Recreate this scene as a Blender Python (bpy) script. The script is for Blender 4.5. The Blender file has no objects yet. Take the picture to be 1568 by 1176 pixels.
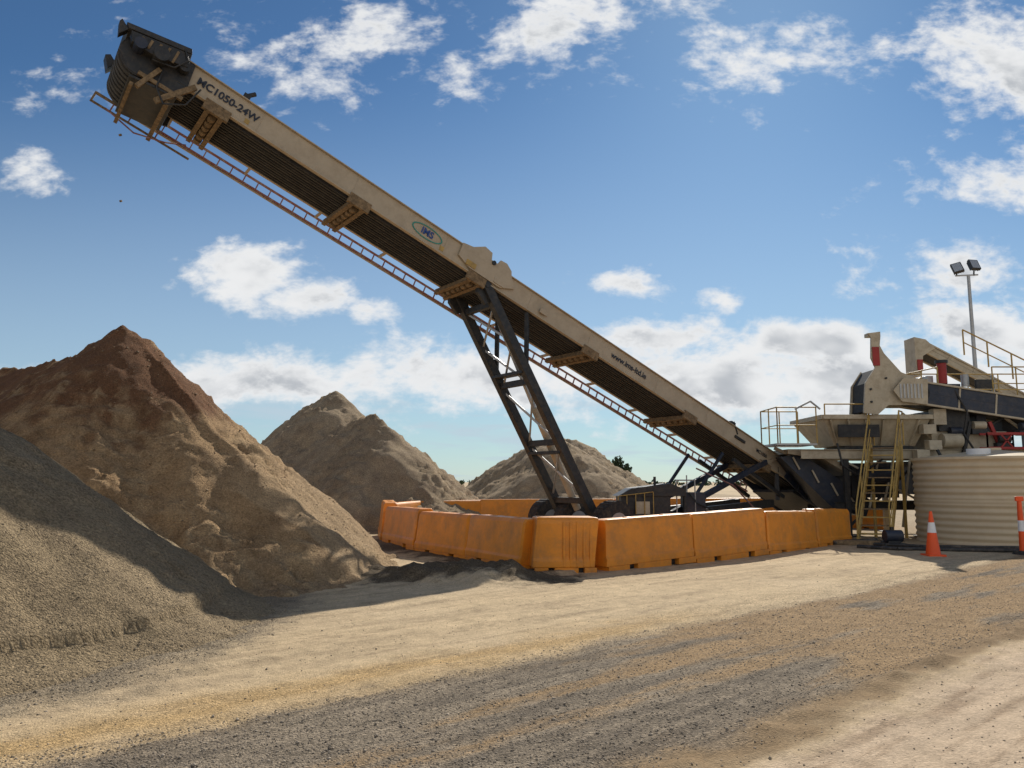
import bpy, math, random
import numpy as np
from mathutils import Vector, Matrix
random.seed(7); np.random.seed(7)
scene=bpy.context.scene
scene.view_settings.view_transform='Standard'
try: scene.view_settings.look='None'
except Exception: pass
scene.view_settings.exposure=0

# ------------------------------------------------------------ noise
def vnoise(x,y,seed=0):
    xi=np.floor(x).astype(np.int64); yi=np.floor(y).astype(np.int64)
    fx=x-xi; fy=y-yi; fx=fx*fx*(3-2*fx); fy=fy*fy*(3-2*fy)
    def h(a,b):
        v=(a*374761393+b*668265263+seed*14426950)&0xffffffff
        v=((v^(v>>13))*1274126177)&0xffffffff
        v=(v^(v>>16))&0xffffffff
        return v/4294967296.0
    return (h(xi,yi)*(1-fx)+h(xi+1,yi)*fx)*(1-fy)+(h(xi,yi+1)*(1-fx)+h(xi+1,yi+1)*fx)*fy
def fbm(x,y,o=4,seed=0,g=.5):
    s=0;a=1;t=0
    for i in range(o):
        s=s+a*vnoise(x,y,seed+i*17); t+=a; a*=g; x,y=x*1.62-y*1.22+11.3,x*1.22+y*1.62+5.7
    return s/t-.5
def sstep(a,b,x):
    t=np.clip((x-a)/(b-a),0,1); return t*t*(3-2*t)

# ------------------------------------------------------------ materials
def nodes(mat):
    mat.use_nodes=True; nt=mat.node_tree; nt.nodes.clear(); return nt
def material(name,col,rough=.6,metal=0,var=.25,scale=3,bump=.1,bscale=40,dirt=None,dirtamt=.5,spec=.4,stretch=(1,1,1)):
    m=bpy.data.materials.new(name); nt=nodes(m); N=nt.nodes; L=nt.links
    out=N.new('ShaderNodeOutputMaterial'); b=N.new('ShaderNodeBsdfPrincipled'); L.new(b.outputs[0],out.inputs[0])
    g=N.new('ShaderNodeNewGeometry'); mp=N.new('ShaderNodeMapping'); mp.inputs['Scale'].default_value=stretch
    L.new(g.outputs['Position'],mp.inputs[0])
    n=N.new('ShaderNodeTexNoise'); n.inputs['Scale'].default_value=scale; n.inputs['Detail'].default_value=4; n.inputs['Roughness'].default_value=.65
    L.new(mp.outputs[0],n.inputs['Vector'])
    r=N.new('ShaderNodeValToRGB'); r.color_ramp.elements[0].position=.3; r.color_ramp.elements[1].position=.7
    c=col
    r.color_ramp.elements[0].color=(c[0]*(1-var),c[1]*(1-var),c[2]*(1-var),1)
    r.color_ramp.elements[1].color=(min(1,c[0]*(1+var*.6)),min(1,c[1]*(1+var*.6)),min(1,c[2]*(1+var*.6)),1)
    L.new(n.outputs[0],r.inputs[0]); last=r.outputs[0]
    if dirt:
        n2=N.new('ShaderNodeTexNoise'); n2.inputs['Scale'].default_value=scale*1.7; n2.inputs['Detail'].default_value=6; n2.inputs['Roughness'].default_value=.75
        L.new(g.outputs['Position'],n2.inputs['Vector'])
        mr=N.new('ShaderNodeMapRange'); mr.inputs[1].default_value=.45; mr.inputs[2].default_value=.7; mr.inputs[4].default_value=dirtamt
        L.new(n2.outputs[0],mr.inputs[0])
        mx=N.new('ShaderNodeMixRGB'); mx.inputs[2].default_value=(*dirt,1); L.new(mr.outputs[0],mx.inputs[0]); L.new(last,mx.inputs[1]); last=mx.outputs[0]
    L.new(last,b.inputs['Base Color'])
    b.inputs['Roughness'].default_value=rough; b.inputs['Metallic'].default_value=metal
    b.inputs['Specular IOR Level'].default_value=spec
    if bump:
        nb=N.new('ShaderNodeTexNoise'); nb.inputs['Scale'].default_value=bscale; nb.inputs['Detail'].default_value=2
        L.new(g.outputs['Position'],nb.inputs['Vector'])
        bm=N.new('ShaderNodeBump'); bm.inputs['Strength'].default_value=bump; bm.inputs['Distance'].default_value=.02
        L.new(nb.outputs[0],bm.inputs['Height']); L.new(bm.outputs[0],b.inputs['Normal'])
    return m
def soil(name,fine=60,bumpd=.03,speck=.5):
    # colour comes from the surface map, alpha of the map = how coarse/loose the surface is
    m=bpy.data.materials.new(name); nt=nodes(m); N=nt.nodes; L=nt.links
    out=N.new('ShaderNodeOutputMaterial'); b=N.new('ShaderNodeBsdfPrincipled'); L.new(b.outputs[0],out.inputs[0])
    b.inputs['Roughness'].default_value=.95; b.inputs['Specular IOR Level'].default_value=.12
    at=N.new('ShaderNodeAttribute'); at.attribute_name='Col'
    g=N.new('ShaderNodeNewGeometry')
    n1=N.new('ShaderNodeTexNoise'); n1.inputs['Scale'].default_value=fine*.6; n1.inputs['Detail'].default_value=3; n1.inputs['Roughness'].default_value=.85
    n2=N.new('ShaderNodeTexNoise'); n2.inputs['Scale'].default_value=3.2; n2.inputs['Detail'].default_value=4; n2.inputs['Roughness'].default_value=.75
    v=N.new('ShaderNodeTexVoronoi'); v.inputs['Scale'].default_value=fine
    for q in (n1,n2,v): L.new(g.outputs['Position'],q.inputs['Vector'])
    def mr(src,a,bb,c,d):
        q=N.new('ShaderNodeMapRange'); q.inputs[1].default_value=a;q.inputs[2].default_value=bb;q.inputs[3].default_value=c;q.inputs[4].default_value=d
        L.new(src,q.inputs[0]); return q.outputs[0]
    def mth(op,a,c,k=None):
        q=N.new('ShaderNodeMath'); q.operation=op
        for i,z in enumerate((a,c,k)):
            if z is None: continue
            if isinstance(z,(int,float)): q.inputs[i].default_value=z
            else: L.new(z,q.inputs[i])
        return q.outputs[0]
    sv=N.new('ShaderNodeSeparateColor'); L.new(v.outputs['Color'],sv.inputs[0])
    al=at.outputs['Alpha']
    d1=mth('MULTIPLY_ADD',mth('MULTIPLY',mr(n1.outputs[0],.3,.7,-speck*.8,speck*.8),al),1.0,1.0)
    d3=mth('MULTIPLY_ADD',mth('MULTIPLY',mr(sv.outputs[0],0,1,-speck*.7,speck*.7),al),1.0,1.0)
    f=mth('MULTIPLY',mth('MULTIPLY',d1,d3),mr(n2.outputs[0],.3,.7,.82,1.18))
    vm=N.new('ShaderNodeVectorMath'); vm.operation='SCALE'; L.new(at.outputs['Color'],vm.inputs[0]); L.new(f,vm.inputs['Scale'])
    L.new(vm.outputs[0],b.inputs['Base Color'])
    h=mth('MULTIPLY',mth('MULTIPLY_ADD',v.outputs['Distance'],-.5,n1.outputs[0]),al)
    bm=N.new('ShaderNodeBump'); bm.inputs['Strength'].default_value=.9; bm.inputs['Distance'].default_value=bumpd
    L.new(h,bm.inputs['Height']); L.new(bm.outputs[0],b.inputs['Normal'])
    return m

TAN=material('beige_paint',(.46,.38,.27),.5,var=.10,scale=2,bump=.05,dirt=(.25,.18,.11),dirtamt=.35)
CREAM=material('cream_paint',(.50,.43,.31),.5,var=.15,scale=2,bump=.05,dirt=(.24,.17,.10),dirtamt=.55)
DARK=material('black_steel',(.025,.027,.03),.5,var=.4,scale=5,bump=.1,dirt=(.13,.10,.065),dirtamt=.35)
NAVY=material('navy_paint',(.022,.03,.05),.45,var=.3,scale=3,bump=.05,dirt=(.16,.12,.08),dirtamt=.25)
BELT=material('rubber_belt',(.03,.03,.032),.7,var=.3,scale=4,bump=.1,dirt=(.09,.075,.06),dirtamt=.5)
RIB=material('dusty_belt',(.075,.07,.062),.8,var=.4,scale=4,bump=.1,dirt=(.035,.03,.028),dirtamt=.6)
MUDDY=material('muddy_steel',(.26,.18,.10),.9,var=.4,scale=9,bump=.5,bscale=30,dirt=(.06,.045,.03),dirtamt=.85)
RED=material('red_oxide_rail',(.26,.10,.09),.6,var=.2,scale=5,bump=0,dirt=(.40,.37,.36),dirtamt=.8)
GALV=material('galvanised_steel',(.42,.42,.41),.45,metal=.5,var=.15,scale=6,bump=.05)
YEL=material('yellow_paint',(.50,.33,.09),.5,var=.2,scale=5,bump=.05,dirt=(.2,.14,.08),dirtamt=.6)
ORANGE=material('orange_plastic',(.78,.28,.028),.42,var=.16,scale=1.3,bump=.2,bscale=6,dirt=(.40,.18,.055),dirtamt=.75,spec=.35)
CONE=material('cone_orange',(.9,.11,.02),.45,var=.08,scale=6,bump=0)
WHITE=material('white_reflective',(.8,.8,.8),.4,var=.05,scale=6,bump=0)
RUBBER=material('tyre_rubber',(.03,.03,.03),.85,var=.3,scale=6,bump=.2,dirt=(.2,.15,.1),dirtamt=.5)
TANKM=material('tank_colorbond',(.66,.53,.35),.45,var=.06,scale=1,bump=.02,dirt=(.44,.32,.19),dirtamt=.3)
MARK=material('marking_black',(.02,.025,.04),.5,var=.1,bump=0)
GREEN=material('logo_green',(.05,.25,.2),.5,var=.1,bump=0)
BLUE=material('logo_blue',(.03,.07,.25),.5,var=.1,bump=0)
REDP=material('red_paint',(.34,.03,.025),.5,var=.2,bump=.05)
LEAF=material('dark_foliage',(.05,.075,.03),.8,var=.5,scale=1,bump=0)
BARK=material('bark',(.12,.09,.07),.9,var=.3,bump=.3)
PIPE=material('poly_pipe',(.03,.03,.03),.5,var=.3,bump=0,dirt=(.25,.2,.15),dirtamt=.5)
LAMPG=material('floodlight_glass',(.35,.38,.42),.2,var=.1,bump=0)

# ------------------------------------------------------------ mesh builder
class MB:
    def __init__(s,mx=None): s.v=[];s.f=[];s.m=[];s.sm=[];s.mats=[];s.mx=mx or Matrix()
    def mi(s,mat):
        if mat not in s.mats: s.mats.append(mat)
        return s.mats.index(mat)
    def add(s,vs,fs,mat,smooth=False):
        o=len(s.v); s.v+=[s.mx@Vector(p) for p in vs]; k=s.mi(mat)
        for f in fs: s.f.append([o+i for i in f]); s.m.append(k); s.sm.append(smooth)
    def box(s,a,b,mat):
        x0,y0,z0=a;x1,y1,z1=b
        s.add([(x0,y0,z0),(x1,y0,z0),(x1,y1,z0),(x0,y1,z0),(x0,y0,z1),(x1,y0,z1),(x1,y1,z1),(x0,y1,z1)],
          [(0,3,2,1),(4,5,6,7),(0,1,5,4),(1,2,6,5),(2,3,7,6),(3,0,4,7)],mat)
    def beam(s,p,q,w,h,mat,up=(0,0,1)):
        p=Vector(p);q=Vector(q);d=(q-p).normalized();u=Vector(up)
        r=d.cross(u)
        if r.length<1e-3: r=d.cross(Vector((0,1,0)))
        r.normalize();u=r.cross(d).normalized()
        vs=[]
        for e in (p,q):
            for (i,j) in ((-1,-1),(1,-1),(1,1),(-1,1)): vs.append(e+r*w/2*i+u*h/2*j)
        s.add(vs,[(3,2,1,0),(4,5,6,7),(0,1,5,4),(1,2,6,5),(2,3,7,6),(3,0,4,7)],mat)
    def ibeam(s,p,q,w,h,mat,up=(0,0,1),t=.02):
        p=Vector(p);q=Vector(q);d=(q-p).normalized();u=Vector(up);r=d.cross(u).normalized();u=r.cross(d).normalized()
        s.beam(p,q,t,h-2*t,mat,up)
        s.beam(p+u*(h/2-t/2),q+u*(h/2-t/2),w,t,mat,up); s.beam(p-u*(h/2-t/2),q-u*(h/2-t/2),w,t,mat,up)
    def cyl(s,p,q,r,mat,r2=None,n=16,smooth=True,caps=True):
        p=Vector(p);q=Vector(q);d=(q-p).normalized();r2=r if r2 is None else r2
        a=d.orthogonal().normalized();b=d.cross(a);vs=[]
        for e,rr in ((p,r),(q,r2)):
            for i in range(n):
                t=2*math.pi*i/n; vs.append(e+(a*math.cos(t)+b*math.sin(t))*rr)
        s.add(vs,[(i,(i+1)%n,n+(i+1)%n,n+i) for i in range(n)],mat,smooth)
        if caps: s.add(vs,[tuple(range(n-1,-1,-1)),tuple(range(n,2*n))],mat)
    def tube(s,pts,r,mat,n=8):
        for a,b in zip(pts,pts[1:]): s.cyl(a,b,r,mat,n=n)
    def prism(s,poly,ext,mat):
        n=len(poly);e=Vector(ext);vs=[Vector(p) for p in poly]+[Vector(p)+e for p in poly]
        s.add(vs,[tuple(range(n)),tuple(range(2*n-1,n-1,-1))]+[(i,n+i,n+(i+1)%n,(i+1)%n) for i in range(n)],mat)
    def obj(s,name,parent=None,bevel=0):
        me=bpy.data.meshes.new(name); me.from_pydata([tuple(v) for v in s.v],[],s.f)
        for m in s.mats: me.materials.append(m)
        me.polygons.foreach_set('material_index',s.m); me.polygons.foreach_set('use_smooth',s.sm); me.update()
        import bmesh
        bm=bmesh.new(); bm.from_mesh(me); bmesh.ops.recalc_face_normals(bm,faces=bm.faces); bm.to_mesh(me); bm.free()
        o=bpy.data.objects.new(name,me); scene.collection.objects.link(o)
        if parent: o.parent=parent
        if bevel:
            b=o.modifiers.new('bevel','BEVEL'); b.width=bevel; b.segments=2; b.limit_method='ANGLE'
        return o
def empty(name):
    o=bpy.data.objects.new(name,None); scene.collection.objects.link(o); o.empty_display_size=.3; return o

# ------------------------------------------------------------ heightfields
def grid_mesh(name,xs,ys,H,C,mat,cut=None,rough=None):
    nx,ny=len(xs),len(ys)
    X,Y=np.meshgrid(xs,ys)
    co=np.stack([X,Y,H],-1).reshape(-1,3)
    i=np.arange(ny-1)[:,None]*nx+np.arange(nx-1)[None,:]
    q=np.stack([i,i+1,i+1+nx,i+nx],-1).reshape(-1,4)
    if cut is not None:
        hv=H.reshape(-1)[q].max(1); q=q[hv>cut]
    used=np.unique(q); remap=np.full(len(co),-1); remap[used]=np.arange(len(used))
    if rough is None: rough=np.ones(X.shape)
    rg=rough.reshape(-1,1)[used]
    co=co[used]; q=remap[q]; col=np.clip(C.reshape(-1,3)[used],0.01,1)
    me=bpy.data.meshes.new(name)
    me.vertices.add(len(co)); me.vertices.foreach_set('co',co.astype(np.float32).ravel())
    me.loops.add(q.size); me.loops.foreach_set('vertex_index',q.astype(np.int32).ravel())
    me.polygons.add(len(q)); me.polygons.foreach_set('loop_start',(np.arange(len(q))*4).astype(np.int32))
    me.polygons.foreach_set('use_smooth',np.ones(len(q),bool))
    me.update(calc_edges=True); me.validate()
    at=me.color_attributes.new('Col','FLOAT_COLOR','POINT')
    at.data.foreach_set('color',np.concatenate([col,rg],1).astype(np.float32).ravel())
    me.materials.append(mat)
    o=bpy.data.objects.new(name,me); scene.collection.objects.link(o); return o
def axis(lo,hi,step,far,grow=1.12):
    a=list(np.arange(lo,hi,step)); s=step
    while a[-1]<far: s*=grow; a.append(a[-1]+s)
    s=step
    while a[0]>-far: s*=grow; a.insert(0,a[0]-s)
    return np.array(a)
def segdist(X,Y,p,q):
    px,py=p[:2];qx,qy=q[:2]; dx,dy=qx-px,qy-py
    t=np.clip(((X-px)*dx+(Y-py)*dy)/(dx*dx+dy*dy+1e-9),0,1)
    return np.hypot(X-px-t*dx,Y-py-t*dy),t
def ridge(X,Y,pts,slope):
    h=np.full(X.shape,-9.)
    for p,q in zip(pts,pts[1:]):
        d,t=segdist(X,Y,p,q); h=np.maximum(h,p[2]+(q[2]-p[2])*t-slope*d)
    return h
BARR=[(-3.42,22.4),(-2.14,19.3),(-.77,17.27),(.35,14.95),(1.57,14.9),(3.67,16.7),(5.84,18.5),(7.82,20.7)]
# wheel tracks crossing the yard: (s offset at r=0, slope, width)
TR=[(6.7,.06,.16),(8.6,.06,.16),(7.5,-.05,.14),(9.3,-.05,.14),(2.35,.0,.2),(1.1,.03,.2),(10.6,.02,.15)]
def tracks(s,r):
    t=np.zeros(s.shape)
    for i,(o,k,w) in enumerate(TR):
        c=o+k*r+.25*(vnoise(r*.18+i*7,s*0,50+i)-.5)*2
        e=np.exp(-((s-c)/w)**4)*(.35+.65*vnoise(r*.6+i*3,s*1.5,60+i)); t=np.maximum(t,e)
    return t
def ground_h(X,Y):
    s=-.67*X+.74*Y; r=.74*X+.67*Y
    near=np.exp(-(np.hypot(X,Y-8)/30)**2)
    h=.05*fbm(X*.35,Y*.35,3,1)*near+.010*fbm(X*3,Y*3,4,2)*near
    w=.25*fbm(r*.5,s*.5,3,5)
    h+=.055*np.exp(-((s+w-2.95)/.11)**2)*np.clip(1.8*vnoise(r*4,s*3,6)-.4,0,1)*near
    h+=.025*np.exp(-((s+w-5.85)/.15)**2)*vnoise(r*2,s*3,7)*near
    rough=np.exp(-((s-4.3)/1.4)**4)
    h+=near*rough*(.03*fbm(r*5,s*9,4,8,.6))
    h-=near*.018*np.clip(fbm(r*.5,s*5,4,9,.6)*3-.2,0,1)
    h+=near*.006*np.clip(fbm(X*7,Y*7,3,14)*4,0,1)
    tk=tracks(s,r); h+=near*tk*(-.012+.007*np.sin(r*30+4*np.abs(s*7%2-1)))
    d=np.full(X.shape,99.)
    for p,q in zip(BARR[:5],BARR[1:5]):
        dd,_=segdist(X,Y,p,q); d=np.minimum(d,dd)
    d2,_=segdist(X,Y,(-3.0,14.6),(-.2,13.9))
    cl=np.clip(.5+1.5*fbm(X*1.6,Y*1.6,4,12),0,1)
    b=np.exp(-(d2/.75)**2)*.30*cl + np.exp(-(d/.9)**2)*.10*cl*(X<1.2)
    b+=(.20*np.clip(fbm(X*4,Y*4,4,13,.6)+.08,0,1))*np.exp(-(d2/1.1)**2)
    return h+b
def mixc(c,t,k): t=np.clip(t,0,1); return c*(1-t[...,None])+np.array(k)*t[...,None]
def ground():
    xs=axis(-6,12,.055,4000,1.13); ys=axis(3.2,17,.05,4000,1.13); ys=ys[ys>-200]
    X,Y=np.meshgrid(xs,ys); H=ground_h(X,Y)
    far=np.hypot(X,Y)>120; H=np.where(far,0,H)
    s=-.67*X+.74*Y; r=.74*X+.67*Y
    n=fbm(X*.6,Y*.6,5,21); n2=fbm(r*.45,s*3,6,22,.6); n3=fbm(r*.9,s*11,5,23,.6); n4=fbm(X*4,Y*4,4,24,.6)
    C=np.ones(X.shape+(3,))*np.array((.56,.425,.262))
    C=mixc(C,.1+2.0*n2,(.43,.325,.205))
    C=mixc(C,np.clip(2.2*n,0,.5),(.60,.465,.30))
    C=mixc(C,np.clip(4*n3-.25,0,.5),(.36,.265,.165))
    C=mixc(C,tracks(s,r)*.42*(.6+2*n4),(.33,.245,.155))
    w=.5*n2+.35*n+.3*n4
    band=sstep(2.85,3.1,s+w)*(1-sstep(5.4,5.75,s+w))
    C=mixc(C,band*.9,(.205,.168,.128))
    C=mixc(C,band*np.clip(5*n3,0,.55),(.33,.265,.19))
    C=mixc(C,band*np.clip(-5*n3-.1,0,.5),(.13,.106,.082))
    br=band*sstep(-.06,.14,n2+.30*sstep(5.0,8.5,r)-.12+.25*n)
    C=mixc(C,br*.8,(.37,.24,.12))
    e=np.exp(-((s+w-2.88)/.20)**2); C=mixc(C,e*.85,(.23,.15,.078))
    e=np.exp(-((s+w-6.0)/.35)**2); C=mixc(C,e*.75*(1-sstep(6,10,r)),(.48,.31,.13))
    low=1-sstep(2.4,2.75,s+w); C=mixc(C,low*.8,(.54,.41,.29)) 
    C=mixc(C,low*np.clip(5*n3,0,.75),(.32,.225,.145))
    d=np.full(X.shape,99.)
    for p,q in zip(BARR[:3],BARR[1:4]):
        dd,_=segdist(X,Y,p,q); d=np.minimum(d,dd)
    d2,_=segdist(X,Y,(-3.6,14.3),(.4,14.0))
    m=np.clip(np.maximum(1-sstep(.5,1.1,d+n2*1.0+n4*.8),1-sstep(.5,1.0,d2+n2*1.2+n4*.8))*(X<1.6),0,1)
    C=mixc(C,m*.92,(.095,.072,.048))
    dp=np.hypot(X+8.5,Y-9.5); g2=1-sstep(5.2,6.1,dp+n*1.2+n4); C=mixc(C,g2*.8,(.22,.18,.13))
    m3=sstep(19.5,22,Y+.0*X+n*2)*(X>-4)*(X<30); C=mixc(C,m3*.6,(.30,.225,.145))
    rough=np.clip(.42+.25*n3+.62*band*(1-.3*br)+.5*e+m+g2*.6,0.2,1)
    return grid_mesh('ground',xs,ys,H,C,soil('ground_dirt',60,.024,.5),rough=rough)
ground()
PILES={}
def pile(name,ridges,slope,step,seed,colf,amp=1.,skirt=.5,mat=None,warp=.5,extra=None,shelf=.35,fineamp=1.0):
    pts=[p for r in ridges for p in r]
    R=max(p[2] for p in pts)/slope+1.5
    x0=min(p[0] for p in pts)-R;x1=max(p[0] for p in pts)+R;y0=min(p[1] for p in pts)-R;y1=max(p[1] for p in pts)+R
    xs=np.arange(x0,x1,step);ys=np.arange(y0,y1,step);X,Y=np.meshgrid(xs,ys)
    Xw=X+warp*fbm(X*.5,Y*.5,3,seed)+.25*fbm(X*1.7,Y*1.7,3,seed+1);Yw=Y+warp*fbm(X*.5+9,Y*.5,3,seed+2)+.25*fbm(X*1.7,Y*1.7+7,3,seed+3)
    H=np.full(X.shape,-9.)
    for r in ridges: H=np.maximum(H,ridge(Xw,Yw,r,slope))
    k=skirt; H=np.where(H<k, k*np.exp((H-k)/k*1.0)-.0+np.minimum(0,H)*.12-.07, H)
    n1=fbm(X*.9,Y*.9,4,seed+5); n2=fbm(X*3.5,Y*3.5,5,seed+6,.62)
    rid=1-2*np.abs(fbm(Xw*2.2,Yw*2.2,4,seed+7,.6))
    n5=fbm(Xw*5,Yw*5,4,seed+8,.7)
    msk=sstep(-.12,.12,fbm(X*.8,Y*.8,3,seed+9))
    q=.22; hh=H+.25*n2+.3*n1; Hq=np.floor(hh/q)*q+q*sstep(.35,.9,(hh/q)%1)
    H=H+amp*(.26*n1+.14*n2*(.4+msk)*fineamp+.12*msk*(rid-.8)+.14*n5*(.35+msk)*fineamp)+shelf*msk*(Hq-hh)*(H>.3)
    if extra is not None: H=extra(X,Y,H)
    C=colf(X,Y,H,n1,n2,n5,msk)
    PILES[name]=(xs,ys,H)
    return grid_mesh(name,xs,ys,H,C,mat,cut=-.06)
SOILF=soil('stockpile_sand',48,.04,.30)
SOILG=soil('stockpile_gravel',46,.04,.42)
def cmain(X,Y,H,n1,n2,n5,msk):
    C=np.ones(X.shape+(3,))*np.array((.40,.26,.138))
    C=mixc(C,.3+2.4*n2,(.27,.168,.087))
    wet=sstep(1.7,2.9,H+n1*2.4-.25*(X+8)+n2*1.4); C=mixc(C,wet*.85,(.155,.07,.036))
    C=mixc(C,(1-sstep(.1,.9,H+n1))*.5,(.38,.27,.16))
    C=mixc(C,msk*np.clip(4*n5,0,.6),(.50,.345,.19))
    C=mixc(C,sstep(-6.2,-3.8,X+n1)*.6*(Y>13.5),(.48,.345,.205))  # right flank lightened: its sunlit look is painted into the sand colour
    return C
def scoop(X,Y,H):
    d,_=segdist(X,Y,(-6.6,13.6),(-5.3,11.9)); H=H-.35*np.exp(-(d/.55)**2)*(H>.3)
    d=np.hypot(X+4.6,Y-13.1); H=H-.25*np.exp(-(d/.35)**2)
    t=(X>-5.6)&(X<-3.2)&(Y>11.0)&(Y<13.0)
    H=H+np.where(t,.045*np.sin(Y*20)*np.exp(-((H-.18)/.22)**2),0)
    return H
pile('sand_stockpile',[[(-8.0,15.7,4.9),(-9.6,17.0,4.5),(-12,19,4.6),(-16,22.5,4.7)],[(-8.0,15.7,4.9),(-5.1,14.3,2.35),(-4.3,13.5,.95),(-4.0,13.1,.3)]],.87,.05,40,cmain,1.05,.28,SOILF,.45,scoop,.5,.85)
def cfront(X,Y,H,n1,n2,n5,msk):
    C=np.ones(X.shape+(3,))*np.array((.30,.225,.135)); C=mixc(C,.3+2*n2,(.235,.175,.108))
    C=mixc(C,sstep(-.1,.3,n1)*.45,(.36,.27,.165)); return C
pile('gravel_stockpile',[[(-8.6,9.5,3.9),(-9.6,9.3,3.85)]],.74,.04,80,cfront,.38,.3,SOILG,.35,None,.12,.8)
def cgrey(X,Y,H,n1,n2,n5,msk):
    C=np.ones(X.shape+(3,))*np.array((.38,.285,.18)); C=mixc(C,.3+2*n2,(.275,.20,.13))
    return mixc(C,sstep(0,.3,n1)*.4,(.47,.36,.235))
pile('gravel_stockpile.001',[[(-8.0,34,5.75),(-9,35,5.3)],[(-5.4,31,4.4),(-6.3,31.6,4.35)]],.86,.10,120,cgrey,1.4,.3,SOILG,.6,None,.8)
pile('gravel_stockpile.002',[[(1.9,50,4.5),(4.4,50,4.35)],[(2.9,47,4.3),(2.8,50,4.6)],[(4.3,50,4.4),(6,51,3.3)]],.64,.15,160,cgrey,1.6,.3,SOILG,.7,None,.8)
def pile_h(name,X,Y):
    xs,ys,H=PILES[name]; s=xs[1]-xs[0]
    fi=np.clip((X-xs[0])/s,0,len(xs)-2.001); fj=np.clip((Y-ys[0])/s,0,len(ys)-2.001)
    i=fi.astype(int); j=fj.astype(int); a=fi-i; b=fj-j
    return (H[j,i]*(1-a)+H[j,i+1]*a)*(1-b)+(H[j+1,i]*(1-a)+H[j+1,i+1]*a)*b

# ------------------------------------------------------------ loose stones
def stones(name,P,S,mat,cols):
    n=len(P); base=np.array([(1,0,0),(-1,0,0),(0,1,0),(0,-1,0),(0,0,1),(0,0,-1)],float)
    F=np.array([(0,2,4),(2,1,4),(1,3,4),(3,0,4),(2,0,5),(1,2,5),(3,1,5),(0,3,5)])
    V=base[None]*S[:,None,None]*np.random.uniform(.6,1.2,(n,6,1))*np.array((1,1,.65))+np.random.uniform(-.2,.2,(n,6,3))*S[:,None,None]
    a=np.random.uniform(0,6.28,n);c,s=np.cos(a)[:,None],np.sin(a)[:,None]
    x=V[...,0]*c-V[...,1]*s;y=V[...,0]*s+V[...,1]*c; V=np.stack([x,y,V[...,2]],-1)+P[:,None]
    Q=(F[None]+np.arange(n)[:,None,None]*6).reshape(-1,3)
    me=bpy.data.meshes.new(name); me.vertices.add(n*6); me.vertices.foreach_set('co',V.astype(np.float32).ravel())
    me.loops.add(Q.size); me.loops.foreach_set('vertex_index',Q.astype(np.int32).ravel())
    me.polygons.add(len(Q)); me.polygons.foreach_set('loop_start',(np.arange(len(Q))*3).astype(np.int32)); me.update(calc_edges=True)
    at=me.color_attributes.new('Col','FLOAT_COLOR','POINT'); cc=np.repeat(cols,6,0)
    at.data.foreach_set('color',np.concatenate([cc,np.ones((len(cc),1))],1).astype(np.float32).ravel())
    me.materials.append(mat); o=bpy.data.objects.new(name,me); scene.collection.objects.link(o)
STONE=bpy.data.materials.new('stone_grains'); nt=nodes(STONE); bb_=nt.nodes.new('ShaderNodeBsdfPrincipled'); oo_=nt.nodes.new('ShaderNodeOutputMaterial'); aa_=nt.nodes.new('ShaderNodeAttribute'); aa_.attribute_name='Col'
bb_.inputs['Roughness'].default_value=.9; nt.links.new(aa_.outputs['Color'],bb_.inputs['Base Color']); nt.links.new(bb_.outputs[0],oo_.inputs[0])
n=90000
Yr=3.4+14*np.random.rand(n)**1.7; Xr=(np.random.rand(n)*2-1)*(Yr*.75)+.3
s=-.67*Xr+.74*Yr; r_=.74*Xr+.67*Yr
wn=.6*fbm(r_*.45,s*3,4,22)
keep=(np.random.rand(n)<np.where((s+wn>3)&(s+wn<5.7),.8,.06)+.5*(np.hypot(Xr+8.5,Yr-9.5)<5.9)+.3*(np.hypot(Xr+1.8,(Yr-14.2)*1.5)<2))
Xr=Xr[keep];Yr=Yr[keep]; Z=ground_h(Xr,Yr)
S=np.random.uniform(.004,.010,len(Xr))*np.where(np.random.rand(len(Xr))>.97,1.9,1); Z+=S*.2
g=np.random.uniform(.16,.46,len(Xr))[:,None]; cols=g*np.array((1,.82,.62))
stones('loose_gravel',np.stack([Xr,Yr,Z],-1),S,STONE,cols)
n=32000
th=np.random.uniform(-2.3,1.1,n); rr=5.7*np.random.uniform(.15,1.0,n)**.4; Xr=-8.6+rr*np.cos(th); Yr=9.5+rr*np.sin(th)
Z=np.maximum(pile_h('gravel_stockpile',Xr,Yr),ground_h(Xr,Yr)); S=np.random.uniform(.004,.010,n)*np.where(np.random.rand(n)>.985,2.2,1)
g=np.random.uniform(.17,.36,n)[:,None]
stones('stockpile_grains',np.stack([Xr,Yr,Z+S*.2],-1),S,STONE,g*np.array((1,.78,.52)))
n=12000
Xr=np.random.uniform(-9,-2.2,n); Yr=np.random.uniform(10.5,17,n)
Z=pile_h('sand_stockpile',Xr,Yr); gh=ground_h(Xr,Yr); k=Z>gh-.02; Xr,Yr,Z=Xr[k],Yr[k],Z[k]; n=len(Z)
S=np.random.uniform(.005,.012,n)*np.where(np.random.rand(n)>.97,2.8,1)
g=np.random.uniform(.16,.36,n)[:,None]
stones('stockpile_clods',np.stack([Xr,Yr,Z+S*.2],-1),S,STONE,g*np.array((1,.70,.42)))

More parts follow.
